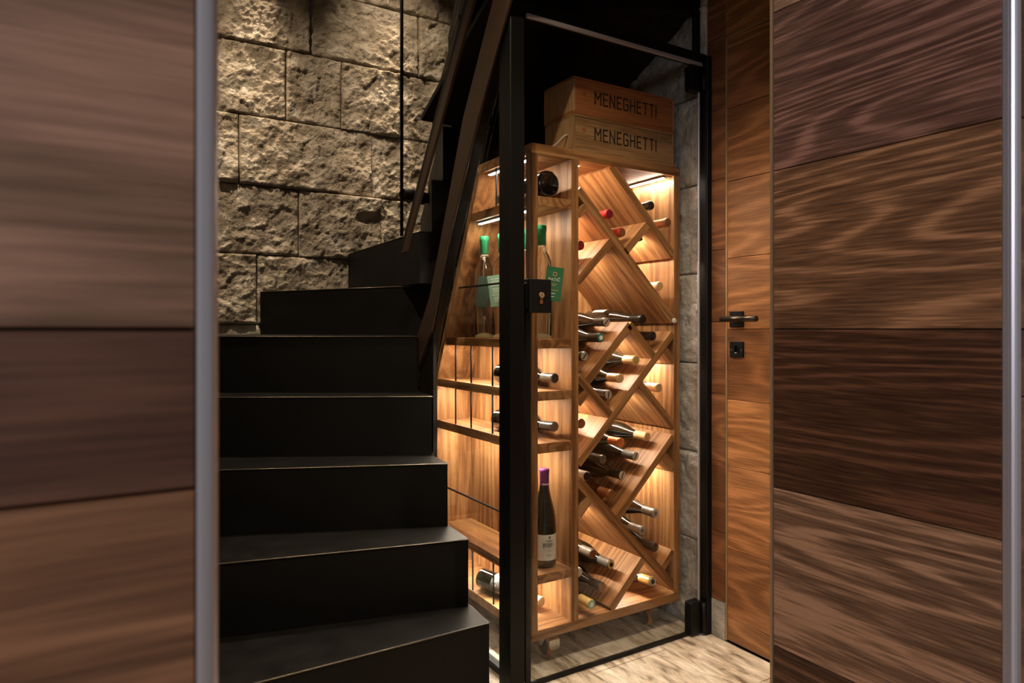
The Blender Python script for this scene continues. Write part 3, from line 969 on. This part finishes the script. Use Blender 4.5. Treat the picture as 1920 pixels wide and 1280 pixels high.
crate(TZ1, 1.310, 1.752, 1.768, 1.930, 0.118, 'crate_pale', 'pale wooden wine crate with rope handle standing directly on the rack top', True)
crate(TZ1 + 0.1185, 1.310, 1.754, 1.768, 1.936, 0.120, 'crate_red', 'reddish wooden wine crate stacked on top of the paler crate', False)

# ------------------------------------------------------------------ bottles
MC = {}


def cached(key, fn):
    if key not in MC: MC[key] = fn()
    return MC[key]


R_ = 0.0362
PROF = {
    'burgundy': [(0, .006), (.024, .003), (.030, 0), (.0345, .003), (R_, .010), (R_, .130), (.0350, .152), (.0312, .174), (.0250, .196), (.0196, .214), (.0160, .232), (.0146, .250), (.0142, .296), (0, .296)],
    'bordeaux': [(0, .006), (.024, .003), (.030, 0), (.0345, .003), (R_, .010), (R_, .178), (.0348, .192), (.0300, .206), (.0225, .216), (.0168, .224), (.0148, .234), (.0142, .296), (0, .296)],
    'magnum': [(0, .012), (.020, .010), (.031, .002), (.035, 0), (.0405, .003), (.0425, .012), (.0425, .150), (.0405, .178), (.034, .205), (.025, .228), (.018, .248), (.0155, .27), (.0150, .31), (0, .31)],
}
CAP = [(.0150, .238), (.0153, .240), (.0156, .286), (.0164, .2885), (.0164, .2945), (.0158, .2985), (.0140, .3000), (0, .3000)]


def glass_mesh(style): return cached('g' + style, lambda: lathe_mesh('glass', PROF[style], 30))


def cap_mesh(col):
    return cached('c' + col, lambda: lathe_mesh('capsule', CAP, 26))


def band_mesh(name, r, h0, h1, a0, a1, n=18):
    vs, fs = [], []
    for i in range(n + 1):
        a = a0 + (a1 - a0) * i / n
        vs += [(r * math.cos(a), r * math.sin(a), h0), (r * math.cos(a), r * math.sin(a), h1)]
    for i in range(n):
        fs.append((2 * i, 2 * i + 2, 2 * i + 3, 2 * i + 1))
    me = mesh(name, vs, fs)
    for p in me.polygons: p.use_smooth = True
    return me


def bottle(label, tip, base=None, style='burgundy', cap='grey', end=None, glass='green_glass', slot=False, group='lying wine bottles in the diagonal cells',
           paper=None, roll=0.0, flip=False, emblem=None):
    """bottle lying with its neck at `tip`"""
    tip = Vector(tip)
    base = Vector(base) if base else Vector((tip.x, tip.y + 0.3, tip.z))
    d = (tip - base).normalized()
    base = tip - d * (0.300 if style != 'magnum' else 0.314)
    t = thing('wine_bottle', base, label, 'wine bottle', group)
    q = Vector((0, 0, 1)).rotation_difference(d)
    from mathutils import Quaternion
    t.rotation_mode = 'QUATERNION'
    t.rotation_quaternion = q @ Quaternion((0, 0, 1), roll)
    me = glass_mesh(style)
    if not me.materials: me.materials.append(MATS['green_glass'])
    if glass != 'green_glass':
        key = 'g' + style + glass
        if key not in MC:
            m2 = me.copy(); m2.materials.clear(); m2.materials.append(MATS[glass]); MC[key] = m2
        me = MC[key]
    link('glass', me, None, t, world=False)
    cm = cap_mesh(cap)
    if not cm.materials: cm.materials.append(MATS['cap_' + cap])
    c = link('capsule', cm, None, t, world=False)
    if style == 'magnum': c.location.z = 0.014
    if end:
        em = cached('e' + end, lambda: lathe_mesh('capsule_top', [(0.0146, .2998), (.0140, .3007), (0, .3007)], 22))
        if not em.materials: em.materials.append(MATS[end])
        e = link('capsule_top', em, None, c, world=False)
        if slot:
            sm = cached('slot', lambda: bm_mesh('slot', box_bm(-.0125, .0125, -.0019, .0019, .3003, .3010)))
            if not sm.materials: sm.materials.append(MATS['black_frame'])
            s = link('slot', sm, None, c, world=False)
            s.rotation_euler = (0, 0, random.uniform(0.6, 1.6))
        if emblem:
            sm = cached('emb' + emblem, lambda: lathe_mesh('emblem', [(0, .3010), (.0085, .3010), (.0085, .3004)], 6))
            if not sm.materials: sm.materials.append(MATS[emblem])
            link('emblem', sm, None, c, world=False)
    if paper:
        pm = cached('p' + style + paper, lambda: band_mesh('label', (0.0366 if style != 'magnum' else 0.0429), (.045 if style != 'bordeaux' else .082), (.115 if style != 'bordeaux' else .132), -1.3, 1.3))
        if not pm.materials: pm.materials.append(MATS[paper])
        link('label', pm, None, t, world=False)
    return t


S = 'silver_screw'
bottle('bottle with a dark bronze capsule high in the top right cell under the light', (1.6555, 1.78, 1.482), cap='charcoal', end='cap_black')
bottle('bottle with a copper bronze capsule against the right panel near the rack top', (1.711, 1.755, 1.424), cap='bronze', end='cap_brown')
bottle('upper of the two red-capped bottles in the upper diagonal cell', (1.4695, 1.78, 1.4365), cap='red', end='cap_crimson')
bottle('lower of the two red-capped bottles, resting on the short diagonal board', (1.525, 1.781, 1.379), cap='red', end='cap_brown')
bottle('bottle with a magenta crimson capsule half hidden behind the upright panel', (1.368, 1.805, 1.327), cap='crimson', end='cap_crimson')
bottle('bottle with a pale wooden-toned capsule in the right cell above the white bumper', (1.711, 1.795, 1.2035), cap='pale', end='cap_tan')
bottle('glossy all-black bottle with a torn white label lying beyond the middle peak', (1.6225, 1.785, 1.086), style='burgundy', cap='black', end='cap_black', glass='black_glass', paper='label_cream', roll=1.0)
bottle('bottle with a matte black round capsule in the notch right of the middle peak', (1.669, 1.784, 1.026), cap='black')
bottle('slotted silver screw cap bottle topmost on the board left of the middle peak', (1.488, 1.819, 1.075), cap='charcoal', end=S, slot=True)
bottle('bottle with a green and white capsule end on the board left of the middle peak', (1.434, 1.782, 1.022), cap='black', end='tag_green', emblem='white_print')
bottle('slotted silver screw cap bottle lowest on the board left of the middle peak', (1.373, 1.792, 0.961), cap='charcoal', end=S, slot=True)
bottle('bottle with a golden tan capsule directly under the middle peak, upper of two', (1.587, 1.780, 0.944), cap='tan', end='cap_gold')
bottle('bottle with a golden tan capsule directly under the middle peak, lower of two', (1.526, 1.791, 0.883), cap='tan', end='cap_tan')
bottle('slotted silver screw cap bottle below the two tan-capped bottles', (1.473, 1.790, 0.830), cap='charcoal', end=S, slot=True)
bottle('bottle with a pale cork-toned capsule alone in the right cell below the long board', (1.707, 1.795, 0.8425), cap='pale', end='cap_tan')
bottle('bottle with a plain brown capsule peeping past the upright panel at mid height', (1.368, 1.80, 0.739), cap='brown', end='cap_brown')
bottle('bottle with a tan capsule highest on the long lower shelf board', (1.676, 1.821, 0.668), cap='tan', end='cap_tan')
bottle('bottle with a bright orange capsule stacked on the long lower board', (1.556, 1.822, 0.657), cap='orange', end='cap_orange')
bottle('bottle with grey capsule and slotted silver end right below the orange capsule', (1.614, 1.813, 0.606), cap='grey', end=S, slot=True)
bottle('bottle with a dark grey ringed capsule stacked in the second row below the orange one', (1.498, 1.85, 0.599), cap='charcoal', end='cap_grey')
bottle('black bottle with slotted silver screw cap in the middle of the long lower board', (1.554, 1.814, 0.545), cap='black', end=S, slot=True)
bottle('bottle with a whitish capsule and black end beside the upright panel', (1.443, 1.87, 0.5445), cap='white', end='black_matte')
bottle('clear amber rosé bottle with glass stopper at the foot of the long lower board', (1.497, 1.804, 0.489), glass='rose_glass', cap='brown', end='cap_brown')
bottle('grey-capped bottle with silver end, topmost of three in the lower right cell', (1.694, 1.80, 0.398), cap='grey', end=S, emblem='cap_grey')
bottle('grey-capped bottle with silver end, middle of three in the lower right cell', (1.632, 1.80, 0.346), cap='grey', end=S, emblem='cap_grey')
bottle('dark round-capped bottle lying lowest in the lower right cell', (1.694, 1.799, 0.277), cap='charcoal')
bottle('grey-capped bottle highest at the left of the bottom left cell', (1.432, 1.822, 0.2925), cap='grey', end='cap_brown')
bottle('grey-capped bottle with gold printed end on the bottom left sloping board', (1.505, 1.815, 0.246), cap='grey', end='cap_gold', emblem='black_matte')
bottle('bottle with a silver round end just showing beside the upright near the bottom', (1.378, 1.83, 0.238), cap='white', end=S)
bottle('charcoal-capped bottle lying second from the bottom in the bottom left cell', (1.457, 1.804, 0.181), cap='charcoal', end='cap_brown')
bottle('gold-capped bottle with pale green end lying on the bottom board beside the upright', (1.374, 1.755, 0.1575), cap='gold', end='tag_light', emblem='white_print')
bottle('gold printed capsule bottle alone in the bottom right triangle', (1.644, 1.76, 0.178), (1.638, 2.06, 0.154), cap='gold', end='silver_screw', emblem='tag_dark')

G2 = 'bottles on the open oak shelves'
bottle('big black bottle lying on the top shelf with its base towards the glass', (1.215, 2.08, 1.5068), (1.215, 1.766, 1.5068), style='magnum', cap='black', glass='black_glass', group=G2)
bottle('dark bottle with grey capsule lying on the shelf below the clear bottles', (1.254, 1.79, 0.8935), (1.229, 2.09, 0.8935), style='bordeaux', cap='grey', end='cap_charcoal', group=G2)
b39 = bottle('dark bottle with white and red label lying on the second shelf below', (1.261, 1.80, 0.737), (1.222, 2.10, 0.731), style='bordeaux', cap='charcoal', end='cap_grey', group=G2, paper='label_grey', roll=2.6)
b41 = bottle('dark bottle with cream wax top lying on the bottom shelf', (1.255, 1.868, 0.1525), (1.194, 2.16, 0.1525), style='bordeaux', cap='cream', group=G2, paper='label_grey', roll=2.2)
# red print and white print on their labels
for bt, mt, hh in ((b39, 'ink_red', 0.100), (b41, 'white_print', 0.095)):
    lab_ = [c for c in bt.children if c.name.startswith('label')][0]
    for i in range(5):
        a = -0.9 + i * 0.42
        pm = band_mesh('print', 0.0369, hh, hh + 0.016, a, a + 0.2, 4)
        pm.materials.append(MATS[mt])
        link('print', pm, None, lab_, world=False)

# standing bottle with purple capsule
sb = thing('wine_bottle', (1.243, 1.835, 0.2862), 'upright red wine bottle with purple capsule and cream label on the low shelf', 'wine bottle', G2)
sb.rotation_euler = (0, 0, math.radians(-118 + 8))
me = lathe_mesh('glass', [(0, .006), (.026, .003), (.032, 0), (.0365, .003), (.0385, .010), (.0385, .128), (.0368, .152), (.0325, .178), (.0262, .204), (.0205, .226), (.0165, .248), (.0150, .262), (.0145, .31), (0, .31)], 32)
link('glass', me, 'green_glass', sb, world=False)
cm = lathe_mesh('capsule', [(.0152, .258), (.0156, .259), (.0158, .298), (.0168, .3005), (.0168, .3075), (.0160, .3115), (.0140, .3130), (0, .3130)], 26)
cap_ = link('capsule', cm, 'cap_purple', sb, world=False)
pm = band_mesh('label', .0389, .026, .108, -1.15, 1.15, 24)
lab = link('label', pm, 'label_cream', sb, world=False)


def wrap(me, r, a_mid, h):
    """bend flat lettering (x right, y up) round a bottle; seen from outside"""
    for v in me.vertices:
        x_, y_ = v.co.x, v.co.y
        a = a_mid + x_ / r
        v.co = Vector((r * math.cos(a), r * math.sin(a), h + y_))
    return me


for body, size, h, mt in (('2021', .0095, .040, 'ink'),):
    m_ = wrap(text_mesh(body, size, 0.0), .0392, 0.18, h)
    m_.materials.append(MATS[mt])
    link('lettering', m_, None, lab, world=False)
for (h0, h1, a0, a1, mt) in ((.0845, .0865, -.02, .42, 'ink_soft'), (.088, .0905, -.12, .50, 'ink_soft'), (.058, .0592, -.2, .55, 'ink_soft'), (.0535, .0545, -.05, .45, 'ink_soft'), (.0345, .0355, .1, .3, 'ink_soft')):
    p_ = band_mesh('print', .0392, h0, h1, a0, a1, 6); p_.materials.append(MATS[mt]); link('print', p_, None, lab, world=False)
for i in range(12):   # row of little vine trees
    a = -0.36 + i * 0.083
    hgt = random.uniform(.006, .012)
    p_ = band_mesh('tree_print', .0392, .082 - hgt - .004, .082, a, a + random.uniform(.03, .06), 2); p_.materials.append(MATS['ink']); link('tree_print', p_, None, lab, world=False)
    p_ = band_mesh('tree_print', .03925, .062, .082 - hgt, a + .012, a + .024, 1); p_.materials.append(MATS['ink_soft']); link('tree_print', p_, None, lab, world=False)
bm = bmesh.new()
for i in range(14):
    a = 2 * math.pi * i / 14
    rr = .0048 * (1.0 if math.sin(a) < .6 else 1.25)
    bm.verts.new((rr * .8 * math.cos(a), rr * math.sin(a), 0))
bm.verts.ensure_lookup_table(); bm.faces.new(list(bm.verts))
em_ = bpy.data.meshes.new('emblem'); bm.to_mesh(em_); bm.free()
wrap(em_, .0392, .2, .0985); em_.materials.append(MATS['ink_soft'])
link('emblem', em_, None, lab, world=False)
p_ = band_mesh('capsule_print', .0159, .262, .2665, -.7, .9, 10); p_.materials.append(MATS['white_print']); link('capsule_print', p_, None, cap_, world=False)

# clear bottles with green capsules and hang tags
GPROF = [(0, .010), (.022, .006), (.030, .001), (.0335, .004), (.0335, .232), (.0318, .250), (.0252, .268), (.0175, .280), (.0142, .290), (.0138, .300), (.0138, .360), (0, .360)]
GCAP = [(.0140, .302), (.0152, .303), (.0156, .348), (.0172, .350), (.0172, .358), (.0166, .3645), (.0140, .366), (0, .366)]
gm = lathe_mesh('glass', GPROF, 32); gm.materials.append(MATS['clear_glass'])
gc = lathe_mesh('capsule', GCAP, 26); gc.materials.append(MATS['cap_green'])
gp = lathe_mesh('glass_foot', [(.0325, .0015), (.0325, .005), (.026, .012), (.016, .0185), (.006, .0215), (0, .022), (0, .0015)], 30); gp.materials.append(MATS['punt_glow'])
GB = [(1.200, 2.157, 'clear spirit bottle with green capsule and a dark tag, farthest from the glass door', 'tag_dark', 0.9),
      (1.2216, 2.066, 'clear spirit bottle with green capsule and pale green hanging tag', 'tag_light', 0.15),
      (1.235, 1.948, 'clear spirit bottle with green capsule mostly hidden behind the black post', None, 0),
      (1.228, 1.830, 'clear spirit bottle with green capsule and dark green hanging tag nearest the door', 'tag_green', -0.12)]
for (x_, y_, lab_, tg, tw_) in GB:
    t = thing('spirit_bottle', (x_, y_, 1.0192), lab_, 'bottle', 'clear bottles with green capsules')
    g_ = link('glass', gm, None, t, world=False)
    link('glass_foot', gp, None, g_, world=False)
    link('capsule', gc, None, t, world=False)
    # direction towards the viewer
    vd = Vector((-x_, -y_, 0)).normalized()
    rt = Vector((-vd.y, vd.x, 0))      # to the viewer's right
    pts = []
    for k in range(13):
        a = 2 * math.pi * k / 12
        pts.append((0.0147 * math.cos(a), 0.0147 * math.sin(a), .294 - 0.003 * math.sin(a)))
    sl = tube('string', pts, .0011, 'string', t, 6, world=False)
    if tg:
        off = {'tag_light': -0.008, 'tag_green': 0.030, 'tag_dark': -0.004}[tg]
        top = vd * 0.036 + rt * off
        knot = vd * 0.017 + rt * (0.3 * off)
        tube('string', [knot + Vector((0, 0, .292)), knot * 1.05 + Vector((0, 0, .280)), top + Vector((0, 0, .217 if tg != 'tag_green' else .226))], .0010, 'string', t, 6, world=False)
        rn = []
        for k in range(11):
            a = 2 * math.pi * k / 10
            rn.append(knot * 1.1 + rt * (.0045 * math.cos(a)) + Vector((0, 0, .283 + .0045 * math.sin(a))))
        tube('string', rn, .0012, 'string', t, 6, world=False)
        # tag card
        wd, ht = (0.056 if tg != 'tag_dark' else 0.046, 0.108)
        th = {'tag_light': -0.17, 'tag_green': 0.10, 'tag_dark': 0.12}[tg]
        tagm = bm_mesh('hang_tag', box_bm(-wd / 2, wd / 2, -0.0006, 0.0006, -ht, 0, 0.0003))
        tg_o = link('hang_tag', tagm, tg, t, world=False)
        # local +x = viewer's right, -y = towards the viewer
        yaw = math.atan2(rt.y, rt.x) + (0.25 if tg == 'tag_green' else 0.0)
        tg_o.rotation_mode = 'ZYX'
        tg_o.rotation_euler = (0.04, th, yaw)
        shift = {'tag_light': rt * (-0.018), 'tag_green': rt * 0.015, 'tag_dark': rt * 0.006}[tg]
        tg_o.location = top + shift + vd * 0.004 + Vector((0, 0, .217 if tg != 'tag_green' else .227))
        items = []
        if tg == 'tag_green':
            items = [('BATI\u010c', .0135, -.044, 'white_print'), ('_', .006, -.052, 'gold_print'), ('bars', .022, -.0535, 'gold_print'), ('bars', .012, -.0585, 'gold_print'),
                     ('bars', .034, -.073, 'gold_print'), ('bars', .016, -.0835, 'white_print'), ('bars', .010, -.0935, 'white_print'), ('square', .012, -.022, 'gold_print')]
        elif tg == 'tag_light':
            items = [('bars', .034, -.012, 'white_print'), ('VIPAVA', .0105, -.025, 'white_print'), ('bars', .044, -.034, 'white_print'), ('bars', .032, -.046, 'white_print'), ('bars', .026, -.052, 'white_print'),
                     ('bars', .028, -.058, 'white_print'), ('bars', .036, -.067, 'white_print'), ('bars', .026, -.077, 'white_print'), ('bars', .022, -.083, 'white_print'), ('bars', .024, -.090, 'white_print')]
        for (kind, s_, zz_, mt) in items:
            if kind == '_': continue
            if kind == 'bars':
                o_ = link('print', bm_mesh('print', box_bm(-s_ / 2, s_ / 2, -.0011, -.0007, zz_ - .0011, zz_ + .0011)), mt, tg_o, world=False)
            elif kind == 'square':
                o_ = link('emblem', bm_mesh('emblem', box_bm(-s_ / 2, s_ / 2, -.0011, -.0007, zz_ - s_ / 2, zz_ + s_ / 2, .0002)), mt, tg_o, world=False)
                link('emblem_core', bm_mesh('emblem_core', box_bm(-s_ / 4, s_ / 4, -.0014, -.0010, zz_ - s_ / 4, zz_ + s_ / 4)), 'tag_dark', tg_o, world=False)
            else:
                m_ = text_mesh(kind, s_, 0.0002, sx=1.05)
                for v in m_.vertices:
                    v.co = Vector((v.co.x, -.0010 + v.co.z, v.co.y + zz_))
                m_.materials.append(MATS[mt])
                link('lettering', m_, None, tg_o, world=False)
